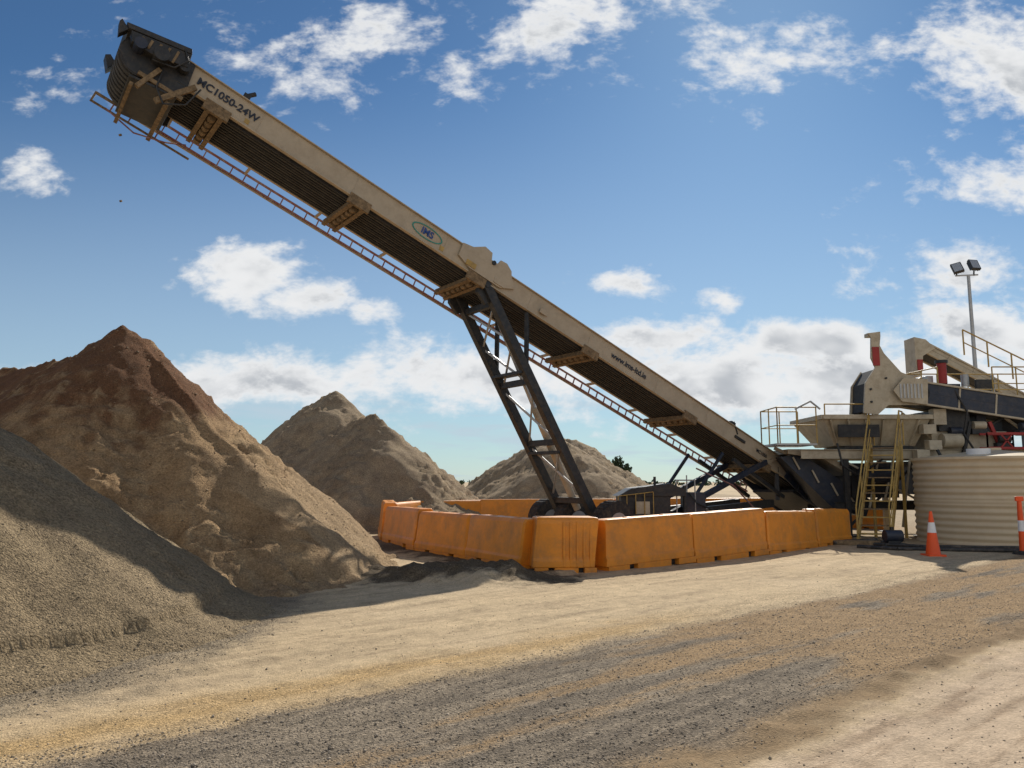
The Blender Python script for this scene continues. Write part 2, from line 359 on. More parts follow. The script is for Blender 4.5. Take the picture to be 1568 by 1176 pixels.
# ------------------------------------------------------------ big stacker conveyor
T=Vector((10.5,27,1.45)); Hd=Vector((-7.44,14.5,10.4)); A=(Hd-T).normalized(); Nn=Vector((.5716,-.8204,0)).normalized(); Cc=A.cross(Nn).normalized()
M=Matrix((( A.x,Nn.x,Cc.x,T.x),(A.y,Nn.y,Cc.y,T.y),(A.z,Nn.z,Cc.z,T.z),(0,0,0,1)))
conv=empty('stacker_conveyor')
b=MB(M)
PH=.27
HE=22.75
def panel(b0,b1,lip):
    b.box((1.2,b0,-PH),(14.55,b1,PH),TAN); b.box((14.62,b0,-PH),(HE,b1,PH),TAN)
    for c in (-PH-.012,PH+.012): b.box((1.2,b0-(0 if lip>0 else .06),c-.012),(HE,b1+(.06 if lip>0 else 0),c+.012),TAN)
panel(-.05,0,1); panel(-1.55,-1.5,-1)
for a in (3.4,5.9,8.2,11.0,13.2,16.0,18.6,21.0): b.box((a,.0,-PH),(a+.015,.008,PH),TAN)
b.prism([(HE,.0,-PH),(HE+.35,.0,-PH+.05),(HE+.35,.0,PH-.2),(HE,.0,PH)],(0,-.05,0),TAN)
for bb in (.02,-1.62):
    b.prism([(14.0,bb,PH),(14.05,bb,PH+.12),(14.25,bb,PH+.24),(14.45,bb,PH+.22),(14.5,bb,PH+.08),(14.7,bb,PH+.08),(14.75,bb,PH+.26),(15.0,bb,PH+.3),(15.3,bb,PH+.1),(15.6,bb,PH+.04),(15.6,bb,-.05),(15.2,bb,-.2),(14.2,bb,-.2),(13.8,bb,0)],(0,.05,0),TAN)
    b.cyl((14.62,bb-.03,PH+.03),(14.62,bb+.09,PH+.03),.06,DARK)
for a,l in ((14.1,.35),(15.05,.3),(12.6,.25)): b.box((a,.05,-.16),(a+l,.09,-.02),YEL if a>15 else TAN)
b.obj('side_frames',conv,.006)
b=MB(M)
tr=[(-.1,.30),(-.4,.14),(-1.1,.14),(-1.4,.30)]
for (y0,z0),(y1,z1) in zip(tr,tr[1:]):
    b.add([(.3,y0,z0),(23.0,y0,z0),(23.0,y1,z1),(.3,y1,z1)],[(0,1,2,3)],BELT)
b.box((.3,-1.32,-.27),(23.2,-.22,-.255),BELT)
k=0
yy=-.12
while yy>-1.5:
    b.box((.8,yy-.05,-.335),(23.0,yy,-.285),RIB if k%2 else BELT); yy-=.115; k+=1
b.box((.8,-1.5,-.287),(23.0,-.05,-.28),BELT)
b.obj('belt',conv)
b=MB(M)
for t in (.924,.776,.63,.459,.279,.12):
    a=t*23.65
    b.box((a-.2,-1.75,-.47),(a-.1,.05,-.34),MUDDY); b.box((a+.1,-1.75,-.47),(a+.2,.05,-.34),MUDDY)
    for j in range(6): b.cyl((a,-.18-j*.25,-.41),(a,-.02-j*.25-.3,-.41),.09,MUDDY,n=10)
    b.box((a-.28,-.02,-.46),(a+.28,.07,-.22),MUDDY)
for i in range(38):
    a=1.5+i*.56; b.cyl((a,-.3,.08),(a,-1.2,.08),.05,DARK,n=8)
b.obj('rollers',conv)
b=MB(M)
RE=23.3
for c in (-.28,-.5): b.beam((1.0,-2.0,c),(RE,-2.0,c),.045,.045,RED)
b.beam((1.0,-2.04,-.53),(RE,-2.04,-.53),.03,.05,CREAM)
a=1.1
while a<RE: b.beam((a,-2.0,-.5),(a,-2.0,-.28),.04,.025,RED,(1,0,0)); a+=.33
for i in range(12): a=1.6+i*1.9; b.beam((a,-1.5,-.26),(a,-2.0,-.28),.06,.06,TAN)
b.obj('cable_rack',conv)
# head section
b=MB(M)
for bb in (.0,-1.62):
    b.prism([(22.5,bb,-.50),(23.0,bb,-.66),(23.6,bb,-.64),(23.9,bb,-.35),(23.85,bb,-.05),(23.1,bb,.2),(22.6,bb,.26)],(0,.06,0),DARK)
b.cyl((23.45,.05,-.25),(23.45,-1.62,-.25),.43,BELT,n=32)
for j in range(9): b.cyl((23.45,.0-j*.18,-.25),(23.45,-.09-j*.18,-.25),.46,RIB,n=32)
b.prism([(22.6,.12,-.66),(23.5,.12,-.80),(23.5,.12,-.75),(22.6,.12,-.58)],(0,-1.8,0),DARK)
b.obj('head_drum',conv,.01)
b=MB(M)
b.prism([(22.75,.02,.30),(22.7,.02,.0),(23.3,.02,-.2),(23.75,.02,-.2),(23.85,.02,.0)],(0,.26,0),DARK)
b.prism([(22.75,-1.6,.30),(23.9,-1.6,.0),(23.98,-1.6,.09),(22.8,-1.6,.40)],(0,1.9,0),DARK)
b.prism([(22.9,-1.5,.37),(23.5,-1.5,.21),(23.5,-1.5,.27),(22.95,-1.5,.45)],(0,1.6,0),NAVY)
b.cyl((23.2,.04,-.12),(23.2,.40,-.12),.15,DARK); b.cyl((23.6,.04,-.15),(23.6,.35,-.15),.12,NAVY)
b.cyl((22.75,.03,.0),(22.75,.26,.0),.11,DARK)
b.prism([(23.9,-1.6,.0),(24.08,-1.6,.12),(24.16,-1.6,.05),(24.0,-1.6,-.2)],(0,.3,0),DARK); b.prism([(23.9,.05,.0),(24.08,.05,.12),(24.1,.05,.05),(24.0,.05,-.2)],(0,.2,0),DARK)
b.tube([(22.9,.3,.3),(22.75,.34,.1),(22.9,.32,-.2),(23.3,.28,-.3)],.018,DARK)
for i in range(5): b.box((22.95+i*.16,.282,-.12+i*-.01),(23.0+i*.16,.295,.18-i*.04),MUDDY)
b.obj('drive_motor',conv,.012)
b=MB(M)
b.beam((22.4,.1,-.2),(22.9,.1,-.95),.11,.09,MUDDY,(0,1,0)); b.beam((23.1,.1,-.3),(23.3,.1,-.9),.09,.09,MUDDY,(0,1,0))
b.beam((22.5,.1,-.6),(23.4,.1,-.62),.08,.08,MUDDY); b.beam((22.7,.1,-.85),(22.7,-1.9,-.85),.09,.09,MUDDY); b.beam((23.4,.1,-.9),(23.4,-1.9,-.9),.07,.07,MUDDY)
b.tube([(22.3,.15,-.2),(22.4,.18,-.7),(22.75,.18,-.95),(23.0,.15,-.7),(23.05,.12,-.3)],.018,DARK)
b.tube([(22.0,-1.9,-.5),(22.4,-1.5,-.9),(23.0,-1.8,-.95),(23.7,-2.0,-.7)],.018,RED)
b.beam((21.8,-2.0,-.72),(24.0,-2.0,-.72),.04,.04,MUDDY)
b.beam((24.0,-2.0,-.5),(23.3,-2.0,-.5),.05,.05,MUDDY); b.beam((24.0,-2.0,-.74),(24.0,-2.0,-.48),.04,.04,MUDDY,(1,0,0))
for a in (22.6,23.2,23.6): b.beam((a,-2,-.72),(a,-2,-.5),.03,.03,RED,(1,0,0))
b.obj('belt_scraper',conv)
b=MB(M)
b.box((21.4,-.1,PH+.02),(21.55,.0,PH+.16),DARK); b.cyl((21.5,-.05,PH+.1),(21.35,-.05,PH+.28),.05,DARK,n=8)
b.box((4.6,-.1,PH+.02),(4.8,.03,PH+.12),DARK); b.beam((4.4,0.02,.1),(4.7,.02,PH+.14),.03,.03,DARK)
b.box((4.0,.0,-.05),(4.5,.05,.03),DARK); b.box((1.9,.0,.02),(2.1,.03,.16),YEL); b.box((16.0,.0,-.2),(16.12,.012,-.08),YEL); b.box((21.2,.0,-.2),(21.3,.012,-.1),YEL)
b.obj('fittings',conv)
def text(s,a,c,size,mat,bold=.0):
    cu=bpy.data.curves.new('marking_text','FONT'); cu.body=s; cu.size=size; cu.align_x='CENTER'; cu.align_y='CENTER'; cu.extrude=.001; cu.offset=bold
    cu.materials.append(mat); o=bpy.data.objects.new('marking_text',cu); scene.collection.objects.link(o)
    P=M@Vector((a,.016,c)); X=-A;Y=Cc;Z=Nn
    o.matrix_world=Matrix(((X.x,Y.x,Z.x,P.x),(X.y,Y.y,Z.y,P.y),(X.z,Y.z,Z.z,P.z),(0,0,0,1)))
    o.parent=conv
text('MC1050-24W',21.75,.02,.235,MARK,.006); text('IMS',16.55,.0,.24,BLUE,.006); text('www.ims-ltd.ie',9.4,.0,.24,MARK,.005); text('MC1050',3.1,.0,.16,MARK,.003)
b=MB(M)
n=40; 
o1=[(16.55+.45*math.cos(i*2*math.pi/n),.014,.17*math.sin(i*2*math.pi/n)) for i in range(n)]
o2=[(16.55+.41*math.cos(i*2*math.pi/n),.014,.14*math.sin(i*2*math.pi/n)) for i in range(n)]
b.add(o1+o2,[(i,(i+1)%n,n+(i+1)%n,n+i) for i in range(n)],GREEN)
b.obj('logo_ring',conv)
b=MB(M)
for bb in (.1,-1.7): b.prism([(-1.3,bb,-.75),(-1.5,bb,.2),(-.6,bb,.75),(.9,bb,.55),(1.6,bb,.3),(1.9,bb,-.35),(.6,bb,-.6)],(0,.05,0),NAVY)
b.prism([(-1.5,.1,.2),(-.6,.1,.75),(-.62,.1,.8),(-1.55,.1,.25)],(0,-1.8,0),DARK)
b.cyl((-.6,.0,-.1),(-.6,-1.6,-.1),.35,BELT,n=20)
b.box((-1.2,-1.6,-.6),(1.2,.05,-.5),DARK)
for i in range(5): b.box((-.9+i*.5,.15,-.55),(-.84+i*.5,.2,.45),DARK)
b.obj('tail_boot',conv,.008)
# undercarriage (world space)
b=MB()
P0=Vector((2.38,21.25,.45)); P1=M@Vector((14.55,-.05,-.3)); off=-Nn*1.4
b.beam(P0,P1,.2,.24,DARK); b.beam(P0+off,P1+off,.2,.24,DARK)
dl=(P1-P0)
for t in (.12,.37,.62,.93):
    b.beam(P0+dl*t,P0+dl*t+off,.14,.16,DARK)
ts=(.14,.36,.60,.78,.93)
for t0,t1 in zip(ts,ts[1:]):
    b.beam(P0+dl*t0,P0+dl*t1+off,.05,.06,GALV); b.beam(P0+dl*t1,P0+dl*t0+off,.05,.06,GALV)
sh=-A.copy(); sh.z=0; sh.normalize()
b.cyl(P0+dl*.5+off*.5+sh*.25,P1+off*.5+sh*.5,.06,GALV); b.cyl(P0+dl*.08+off*.5+sh*.1,P0+dl*.52+off*.5+sh*.26,.10,TAN)
for oo in (off*.0,off):
    b.beam(P0+dl*.66+oo,P1+oo+sh*1.3+Vector((0,0,-.55)),.1,.12,DARK)
    b.prism([tuple(P1+oo+v) for v in (Vector((-.15,-.1,.35)),Vector((.25,.17,.2)),Vector((.3,.2,-.35)),Vector((.0,.0,-.5)),Vector((-.2,-.14,-.2)))],tuple(-Nn*.12),DARK)
b.cyl(P1+Nn*.12,P1+off-Nn*.1,.08,DARK)
for t in (.33,.66): b.beam(P0+dl*t-Vector((0,0,.02)),P0+dl*t+off-Vector((0,0,.02)),.3,.08,DARK)
b.obj('support_legs',conv,.008)
b=MB()
for k in (.55,-1.1,-2.3):
    c=P0+Nn*k; c.z=.6
    b.cyl(c-Nn*.2,c+Nn*.2,.6,RUBBER,n=28); b.cyl(c-Nn*.22,c+Nn*.22,.3,GALV,n=16)
    for i in range(24):
        an=i*math.pi/12; d=sh*math.cos(an)+Vector((0,0,1))*math.sin(an)
        b.beam(c+d*.6-Nn*.18,c+d*.6+Nn*.18,.07,.03,RUBBER,tuple(d))
b.beam(P0+Nn*.6+Vector((0,0,.1)),P0-Nn*2.4+Vector((0,0,.1)),.25,.25,DARK)
b.obj('wheels',conv)
b=MB()
b.beam((2.4,21.3,.6),(8.6,25.9,1.0),.2,.25,DARK); b.beam((1.6,22.4,.6),(7.8,27,1.0),.2,.25,DARK)
b.box((3.1,22.2,.7),(4.5,23.3,1.3),DARK); b.prism([(3.0,22.15,1.3),(3.4,22.15,1.52),(4.5,22.15,1.66),(4.9,22.15,1.5),(4.9,22.15,1.3)],(0,1.3,0),DARK)
for i in range(5): b.cyl((3.0+i*.25,22.1,.7),(3.0+i*.25,22.1,1.3+i*.03),.015,YEL,n=6)
b.tube([(3.0,22.1,1.3),(4.0,22.1,1.42)],.015,YEL); b.tube([(4.7,22.3,.6),(4.7,22.3,1.75),(5.3,22.6,1.75),(5.3,22.6,.6)],.02,GALV)
b.tube([(4.95,22.4,.7),(4.95,22.4,1.6)],.05,DARK); b.tube([(4.1,22.4,1.6),(4.1,22.4,1.85)],.04,DARK)
b.box((3.5,22.12,.8),(3.9,22.18,1.15),CREAM); b.box((5.0,22.6,.7),(5.6,23.2,1.4),NAVY); b.tube([(5.1,22.5,1.4),(5.3,22.4,1.1),(5.8,22.6,.9)],.03,DARK)
b.obj('power_pack',conv,.01)
b=MB()
for o in (Vector((0,0,0)),off):
    b.beam(Vector((4.6,22.9,.75))+o,Vector((8.3,25.4,2.35))+o,.14,.16,NAVY); b.beam(Vector((5.3,23.4,1.0))+o,Vector((6.6,24.3,2.6))+o,.07,.09,NAVY)
    b.beam(Vector((6.1,24.0,1.35))+o,Vector((8.8,25.8,2.5))+o,.1,.1,TAN); b.beam(Vector((7.0,24.6,2.4))+o,Vector((9.0,25.9,1.2))+o,.1,.12,DARK)
b.beam(Vector((8.8,25.9,1.1)),Vector((8.8,25.9,2.2)),.12,.12,DARK)
b.tube([(5.2,23.2,1.9),(5.2,23.2,.9),(6.0,23.5,.9)],.02,GALV); b.tube([(5.5,23.2,2.1),(6.8,24.0,1.6),(7.6,24.6,.9)],.025,RED)
b.obj('struts',conv,.006)

# ------------------------------------------------------------ barriers
def barrier(p,q,h=1.0,top=.2,base=.3,ribs=False,lean=0):
    p=Vector((*p,0));q=Vector((*q,0)); d=q-p; L=d.length; d.normalize(); nrm=Vector((-d.y,d.x,0))
    z0=float(ground_h(np.array([p.x]),np.array([p.y]))[0])*.6-.01
    mx=Matrix(((d.x,nrm.x,0,p.x),(d.y,nrm.y,0,p.y),(0,0,1,z0),(0,0,0,1)))@Matrix.Rotation(math.radians(lean),4,'Y')
    b=MB(mx); g=.012; x0,x1=g,L-g
    prof=[(-base,.09),(-base,.22),(-base+.03,.27),(-top-.015,.90),(-top,h-.05),(-top+.04,h),(top-.04,h),(top,h-.05),(top+.015,.90),(base-.03,.27),(base,.22),(base,.09)]
    n=len(prof); xs=[x0,x0+.07,x0+.10]+[x0+.1+(L-.2-2*g)*i/6 for i in range(1,6)]+[x1-.10,x1-.07,x1]
    vs=[];fs=[]
    ph=random.uniform(0,6)
    for i,x in enumerate(xs):
        k=.94 if i in(0,len(xs)-1) else 1
        bow=0.010*math.sin(i*1.1+ph)
        for (y,z) in prof: vs.append((x+ (z-.5)*.10*(1 if i in (0,1,2) else (1 if i>=len(xs)-3 else 0)),y*k+bow*(z>.3),z if k==1 or z<.5 else z-.015))
    for i in range(len(xs)-1):
        for j in range(n): fs.append((i*n+j,i*n+(j+1)%n,(i+1)*n+(j+1)%n,(i+1)*n+j))
    fs+=[tuple(range(n)),tuple(range((len(xs)-1)*n,len(xs)*n))]
    b.add(vs,fs,ORANGE,False)
    feet=[(x0,x0+L*.22),(x0+L*.31,x0+L*.69),(x0+L*.78,x1)]
    for a,c in feet: b.box((a+.0,-base+.004,-.04),(c-.0,base-.004,.0905),ORANGE)
    b.box((x0+.05,-base+.12,-.03),(x1-.05,base-.12,.085),DARK)  # dark block stands in for the shade inside the fork pockets
    if ribs:
        for i in range(5):
            x=L*.45+i*L*.105; b.prism([(x,-base-.012,.1),(x+.05,-base-.012,.1),(x+.05,-top-.03,h-.08),(x,-top-.03,h-.08)],(0,.06,0),ORANGE)
    else:
        for xx in (L*.3,L*.72): b.box((xx,-.06,h-.01),(xx+.13,.06,h+.012),ORANGE)
    return b.obj('water_filled_barrier',None,.018)
front=[(-3.42,22.4),(-2.14,19.35),(-.77,17.3),(.42,15.15)]
for p,q in zip(front,front[1:]): barrier(p,q,random.uniform(.97,1.03),lean=random.uniform(-1,1))
barrier((.36,15.02),(1.56,15.16),1.02,.36,.40,True,.5)
rt=[(1.66,15.28),(3.72,16.9),(5.86,18.75),(7.85,20.85),(9.5,22.6)]
for p,q in zip(rt,rt[1:]): barrier(p,q,random.uniform(.97,1.04),lean=random.uniform(-1.6,1.6))
back=[(-3.5,22.6),(-4.0,25.2),(-3.4,28.0),(-1.3,29.9),(1.3,30.6),(4.0,30.9),(6.7,31.1),(9.4,31.2),(12.0,30.4),(13.6,28.4)]
for p,q in zip(back,back[1:]): barrier(p,q,random.uniform(1.02,1.1),lean=random.uniform(-1,1))

# ------------------------------------------------------------ tank
b=MB(); cx,cy,R,Ht=13.95,22.6,2.06,2.32
n=72
zs=np.linspace(0,Ht,97)
vs=[];fs=[]
for z in zs:
    r=R+.018*math.cos(z/Ht*2*math.pi*13)+ (.03 if abs(z-Ht*.5)<.03 else 0)
    for i in range(n): vs.append((cx+r*math.cos(2*math.pi*i/n),cy+r*math.sin(2*math.pi*i/n),z))
for k in range(len(zs)-1):
    for i in range(n): fs.append((k*n+i,k*n+(i+1)%n,(k+1)*n+(i+1)%n,(k+1)*n+i))
b.add(vs,fs,TANKM,True)
b.cyl((cx,cy,Ht),(cx,cy,Ht+.07),R+.05,TANKM,n=72); b.cyl((cx,cy,Ht+.072),(cx,cy,Ht+.3),R+.03,TANKM,r2=.25,n=36,smooth=False)
b.cyl((cx-.9,cy-.9,Ht+.12),(cx-.9,cy-.9,Ht+.30),.3,WHITE,n=20); b.cyl((cx,cy,Ht+.28),(cx,cy,Ht+.36),.27,TANKM,n=20)
b.cyl((cx-.5,cy-2.02,.25),(cx-.5,cy-2.3,.25),.06,PIPE); b.tube([(cx+.6,cy-2.0,.2),(cx+.6,cy-2.35,.2),(cx+.6,cy-2.35,.0)],.05,PIPE)
b.obj('water_tank')

# ------------------------------------------------------------ cones
def cone(x,y):
    b=MB(); z=float(ground_h(np.array([x]),np.array([y]))[0])
    b.box((x-.2,y-.2,z-.01),(x+.2,y+.2,z+.04),CONE)
    def rr(t): return .16*(1-t)+.03*t
    H=.98
    for t0,t1,mt in ((0,.5,CONE),(.5,.74,WHITE),(.74,1,CONE)): b.cyl((x,y,z+.04+H*t0),(x,y,z+.04+H*t1),rr(t0)+(.003 if mt is WHITE else 0),mt,r2=rr(t1)+(.003 if mt is WHITE else 0),n=24,caps=(t1==1))
    b.obj('traffic_cone',None,.008)
cone(9.78,18.3)
b=MB(); x,y=12.0,18.5
b.cyl((x,y,-.01),(x,y,.10),.24,RUBBER,r2=.2,n=8,smooth=False)
b.cyl((x,y,.10),(x,y,.55),.075,CONE,r2=.065); b.cyl((x,y,.55),(x,y,.8),.07,WHITE,r2=.065); b.cyl((x,y,.8),(x,y,1.25),.064,CONE,r2=.05)
b.box((x-.09,y-.03,1.25),(x+.09,y+.03,1.36),CONE); b.obj('traffic_bollard',None,.01)

# ------------------------------------------------------------ screening plant
pl=empty('screening_plant')
b=MB()
def frus(x0,x1,y0,y1,z0,X0,X1,Y0,Y1,z1,mat):
    b.add([(x0,y0,z0),(x1,y0,z0),(x1,y1,z0),(x0,y1,z0),(X0,Y0,z1),(X1,Y0,z1),(X1,Y1,z1),(X0,Y1,z1)],[(0,1,5,4),(1,2,6,5),(2,3,7,6),(3,0,4,7),(0,3,2,1)],mat)
frus(10.4,13.0,25,26.6,2.85,9.9,13.3,24.5,27.2,3.7,CREAM)
for (p,q) in (((9.86,24.46,3.75),(13.34,24.46,3.75)),((9.86,27.24,3.75),(13.34,27.24,3.75)),((9.86,24.46,3.75),(9.86,27.24,3.75)),((13.34,24.46,3.75),(13.34,27.24,3.75))): b.beam(p,q,.12,.14,CREAM)
for i in range(6): x=10.1+i*.56; b.beam((x,24.45,3.66),(10.5+i*.46,24.95,2.88),.05,.09,CREAM)
b.box((10.1,24.7,3.70),(12.6,27,3.78),BELT)
b.box((10.3,24.38,3.1),(11.6,24.44,3.5),BELT)
b.obj('feed_hopper',pl,.006)
b=MB()
for y in (24.7,27): b.ibeam((9.2,y,2.58),(21,y,2.58),.16,.3,CREAM); b.ibeam((10.2,y,.95),(20,y,.95),.14,.25,DARK)
for x in (10.6,12.9,15.6,18.5):
    for y in (24.7,27): b.beam((x,y,0),(x,y,2.42),.16,.16,CREAM if x>12 else DARK,(0,1,0)); b.box((x-.2,y-.2,0),(x+.2,y+.2,.03),DARK)
    b.beam((x,24.7,2.3),(x,27,2.3),.12,.14,DARK)
for x0,x1 in ((10.6,12.9),(12.9,15.6),(15.6,18.5)): b.beam((x0,24.68,.3),(x1,24.68,2.35),.07,.07,DARK); b.beam((x1,24.72,1.1),(x0,24.72,2.35),.06,.06,CREAM)
b.box((10.9,25.0,1.2),(12.4,26.4,2.3),DARK); b.box((13.0,25.0,1.3),(15.2,26.6,2.35),NAVY); b.cyl((11.0,24.6,1.9),(11.9,24.6,1.9),.25,NAVY)
b.box((10.7,24.9,2.5),(12.9,26.6,2.84),DARK)
b.prism([(8.9,25,2.75),(9.9,25,2.75),(10.9,25,2.1),(10.9,25,1.9),(10.0,25,2.45),(8.9,25,2.6)],(0,1.4,0),CREAM)
b.prism([(8.7,25.2,2.5),(9.4,25.2,2.6),(11.6,25.2,1.1),(11.4,25.2,.6),(10.4,25.2,.8)],(0,1.3,0),NAVY)
for i in range(4): b.beam((9.1+i*.6,25.15,2.5-i*.42),(9.3+i*.6,25.15,2.1-i*.42),.05,.05,CREAM)
b.cyl((13.6,24.5,3.0),(14.2,24.5,3.0),.22,CREAM); b.box((13.4,24.7,2.74),(15.8,26.9,3.3),CREAM); b.box((13.6,24.6,3.3),(14.6,26.5,4.0),DARK)
b.box((15.0,24.9,3.3),(15.3,26.8,4.5),NAVY); b.box((16,25.2,3.3),(18.5,26.8,4.1),DARK)
b.box((14.4,26,4.3),(15.2,27.4,5.0),NAVY); b.cyl((14.6,26,5.0),(14.6,26,5.7),.15,REDP); b.cyl((14.6,26,5.7),(14.6,26,5.8),.2,DARK); b.box((14.2,26.2,4.6),(14.4,26.6,5.3),GALV)
b.cyl((15.3,25.9,4.9),(15.3,25.9,5.3),.12,GALV); b.box((15.5,25.6,4.8),(16.1,25.7,5.1),DARK); b.cyl((16.3,26,4.3),(16.3,26,5.3),.05,GALV)
b.box((13.35,24.4,3.5),(13.75,24.7,4.0),CREAM); b.tube([(13.3,24.4,2.9),(13.5,24.2,2.2),(13.4,24.3,1.2),(13.9,24.4,.4)],.05,DARK)
for x,z in ((12.95,3.2),(13.1,2.7),(12.7,2.4)): b.box((x,24.3,z),(x+.4,24.6,z+.3),CREAM)
for x,z0,z1 in ((11.2,.9,2.4),(11.7,1.2,2.5),(12.2,.3,2.4),(13.3,1.0,2.4)): b.beam((x,24.5,z0),(x+.35,24.5,z1),.05,.07,CREAM,(0,1,0))
for i in range(7):
    x=13.9+i*.75; z=3.3+.25*math.sin(i*2.3)
    b.cyl((x,24.55,z),(x+.38,24.55,z),.13,(NAVY,CREAM,DARK)[i%3],n=14); b.box((x-.05,24.5,z-.28),(x+.43,24.75,z-.12),DARK)
for x0,z0,x1,z1 in ((13.2,4.3,14.6,3.4),(14.9,4.5,16.8,3.1),(15.2,3.4,17.4,4.6),(12.6,3.9,13.6,3.0)): b.beam((x0,24.9,z0),(x1,24.9,z1),.07,.09,CREAM if x0<15 else DARK,(0,1,0))
b.tube([(14.0,24.3,4.6),(14.3,24.2,3.9),(14.2,24.3,3.2),(14.6,24.3,2.5)],.035,DARK); b.tube([(10.2,24.3,2.9),(10.3,24.2,2.2),(10.8,24.3,1.9),(11.6,24.3,2.4)],.035,DARK)
b.obj('chassis',pl,.006)
b=MB()
sidep=[(11.15,4.8),(11.5,5.3),(11.6,4.9),(12.3,5.15),(13.0,4.85),(12.95,4.1),(11.85,4.1),(11.5,3.8),(11.05,3.85)]
mast=[(11.33,6.4),(11.72,6.45),(11.72,6.3),(11.68,6.0),(11.8,5.75),(12.3,5.15),(13.0,4.85),(12.95,4.1),(11.85,4.1),(11.5,3.8),(11.05,3.85),(11.15,4.8),(11.5,5.3),(11.38,5.6),(11.42,6.25)]
b.prism([(x,24.2,z) for x,z in mast],(0,.08,0),CREAM)
b.prism([(x,25.2,z) for x,z in sidep],(0,.08,0),CREAM)
b.box((11.36,24.28,6.3),(11.66,24.55,6.42),CREAM)
b.prism([(11.12,24.3,3.9),(11.2,24.3,4.8),(11.5,24.3,5.25),(11.4,24.3,4.8),(11.4,24.3,3.9)],(0,.9,0),BELT)
b.box((11.42,24.17,5.35),(11.64,24.2,5.95),REDP); b.cyl((12.3,24.3,4.75),(12.3,25.2,4.75),.3,BELT)
for x,z in ((11.3,4.6),(11.3,4.2),(11.8,4.95),(12.6,4.9)): b.cyl((x,24.15,z),(x,24.2,z),.035,DARK,n=8)
b.obj('transfer_chute',pl,.006)
b=MB()
b.box((8.4,24.6,2.86),(9.7,26.2,2.92),GALV)
def rail(pts,h,mat,r=.022,mid=True,post=1.0):
    for p,q in zip(pts,pts[1:]):
        p=Vector(p);q=Vector(q);L=(q-p).length;k=max(1,round(L/post))
        for i in range(k+1): b.cyl(p+(q-p)*i/k,p+(q-p)*i/k+Vector((0,0,h)),r,mat,n=8)
        b.cyl(p+Vector((0,0,h)),q+Vector((0,0,h)),r,mat,n=8)
        if mid: b.cyl(p+Vector((0,0,h*.5)),q+Vector((0,0,h*.5)),r*.8,mat,n=8)
rail([(9.7,24.6,2.92),(8.45,24.6,2.92),(8.45,26.2,2.92),(9.7,26.2,2.92)],1.15,YEL,post=.65)
rail([(9.9,24.4,3.8),(11.2,24.4,3.8)],.35,YEL,mid=False)
b.beam((8.6,25.4,2.8),(9.9,25.4,2.2),.1,.1,CREAM); b.tube([(9.0,24.5,4.0),(9.5,24.5,4.25),(9.8,24.5,4.0)],.03,GALV)
rail([(14.0,27.2,4.4),(20.5,27.2,4.4)],1.1,YEL); rail([(14.0,25.2,4.35),(14.0,27.2,4.4)],1.1,YEL)
rail([(15.8,25.2,4.36),(20.5,25.2,4.36)],1.1,YEL,post=.8)
rail([(17.6,29.7,6.6),(20.4,29.8,5.2),(25.5,30.0,2.5)],1.0,YEL,r=.03)
b.box((13.9,25.2,4.3),(21,27.3,4.36),CREAM)
b.obj('platform_rails',pl)
b=MB()
for z in (2.75,3.2):
    b.beam((14.8,24.1,z),(22,24.1,z),.07,.07,REDP); b.beam((14.8,24.5,z),(22,24.5,z),.07,.07,REDP)
for i in range(18):
    x=14.8+i*.4; b.beam((x,24.1,2.75),(x+.4 if i%2 else x,24.1,3.2),.04,.04,REDP); b.beam((x+.4 if i%2 else x,24.1,2.75),(x,24.1,3.2),.04,.04,REDP)
b.obj('red_truss',pl)
cv=empty('belt_conveyor')
def conveyor(p,q,hgt,mat,frame,wid,ribs,name,par):
    p=Vector(p);q=Vector(q);d=(q-p).normalized();L=(q-p).length
    n2=Vector((d.y,-d.x,0)).normalized(); 
    if n2.y>0: n2=-n2
    u=d.cross(n2); 
    if u.z<0: u=-u
    global b
    b=MB(Matrix(((d.x,n2.x,u.x,p.x),(d.y,n2.y,u.y,p.y),(d.z,n2.z,u.z,p.z),(0,0,0,1))))
    for y in (0,-wid):
        b.box((0,y-.03,-hgt/2),(L,y,hgt/2),mat)
        for z in (-hgt/2-.03,hgt/2+.03): b.box((0,y-.06,z-.03),(L,y+.05,z+.03),frame)
        for i in range(ribs+1): b.box((L*i/ribs-.03,y,-hgt/2),(L*i/ribs+.03,y+.02,hgt/2),frame)
    b.box((0,-wid,.0),(L,0,.02),BELT); b.box((0,-wid+.1,-hgt/2-.02),(L,-.1,-hgt/2+.0),BELT)
    b.cyl((0,0,0),(0,-wid,0),hgt*.4,BELT)
    return b.obj(name,par,.005)
conveyor((12.9,24.15,4.48),(24,25.4,3.0),.64,NAVY,CREAM,1.1,9,'belt_frame',cv)
b=MB()
b.prism([(11.95,24.05,4.55),(12.3,24.05,4.95),(13.05,24.05,4.9),(13.0,24.05,4.1),(12.2,24.05,4.2)],(0,.06,0),CREAM)
for i in range(7): b.box((12.15+i*.11,24.03,4.3),(12.2+i*.11,24.05,4.75),GALV)
b.beam((14.6,24.6,3.6),(13.6,24.6,0),.1,.1,DARK,(0,1,0)); b.beam((15.2,24.6,3.6),(16.6,24.6,0),.1,.1,REDP,(0,1,0)); b.beam((20,25,3.2),(20,25,0),.12,.12,DARK,(0,1,0))
b.obj('head_guard',cv)
cv2=empty('belt_conveyor')
conveyor((16.2,30,7.0),(26,30.6,1.9),.3,CREAM,CREAM,.9,10,'belt_frame',cv2)
b=MB()
b.prism([(15.8,29.9,7.35),(16.25,29.9,7.25),(16.6,29.9,6.9),(16.1,29.9,6.6),(16.0,29.9,5.8),(15.8,29.9,5.8)],(0,.8,0),CREAM)
b.box((15.85,29.85,6.0),(16.05,30.6,6.45),REDP)
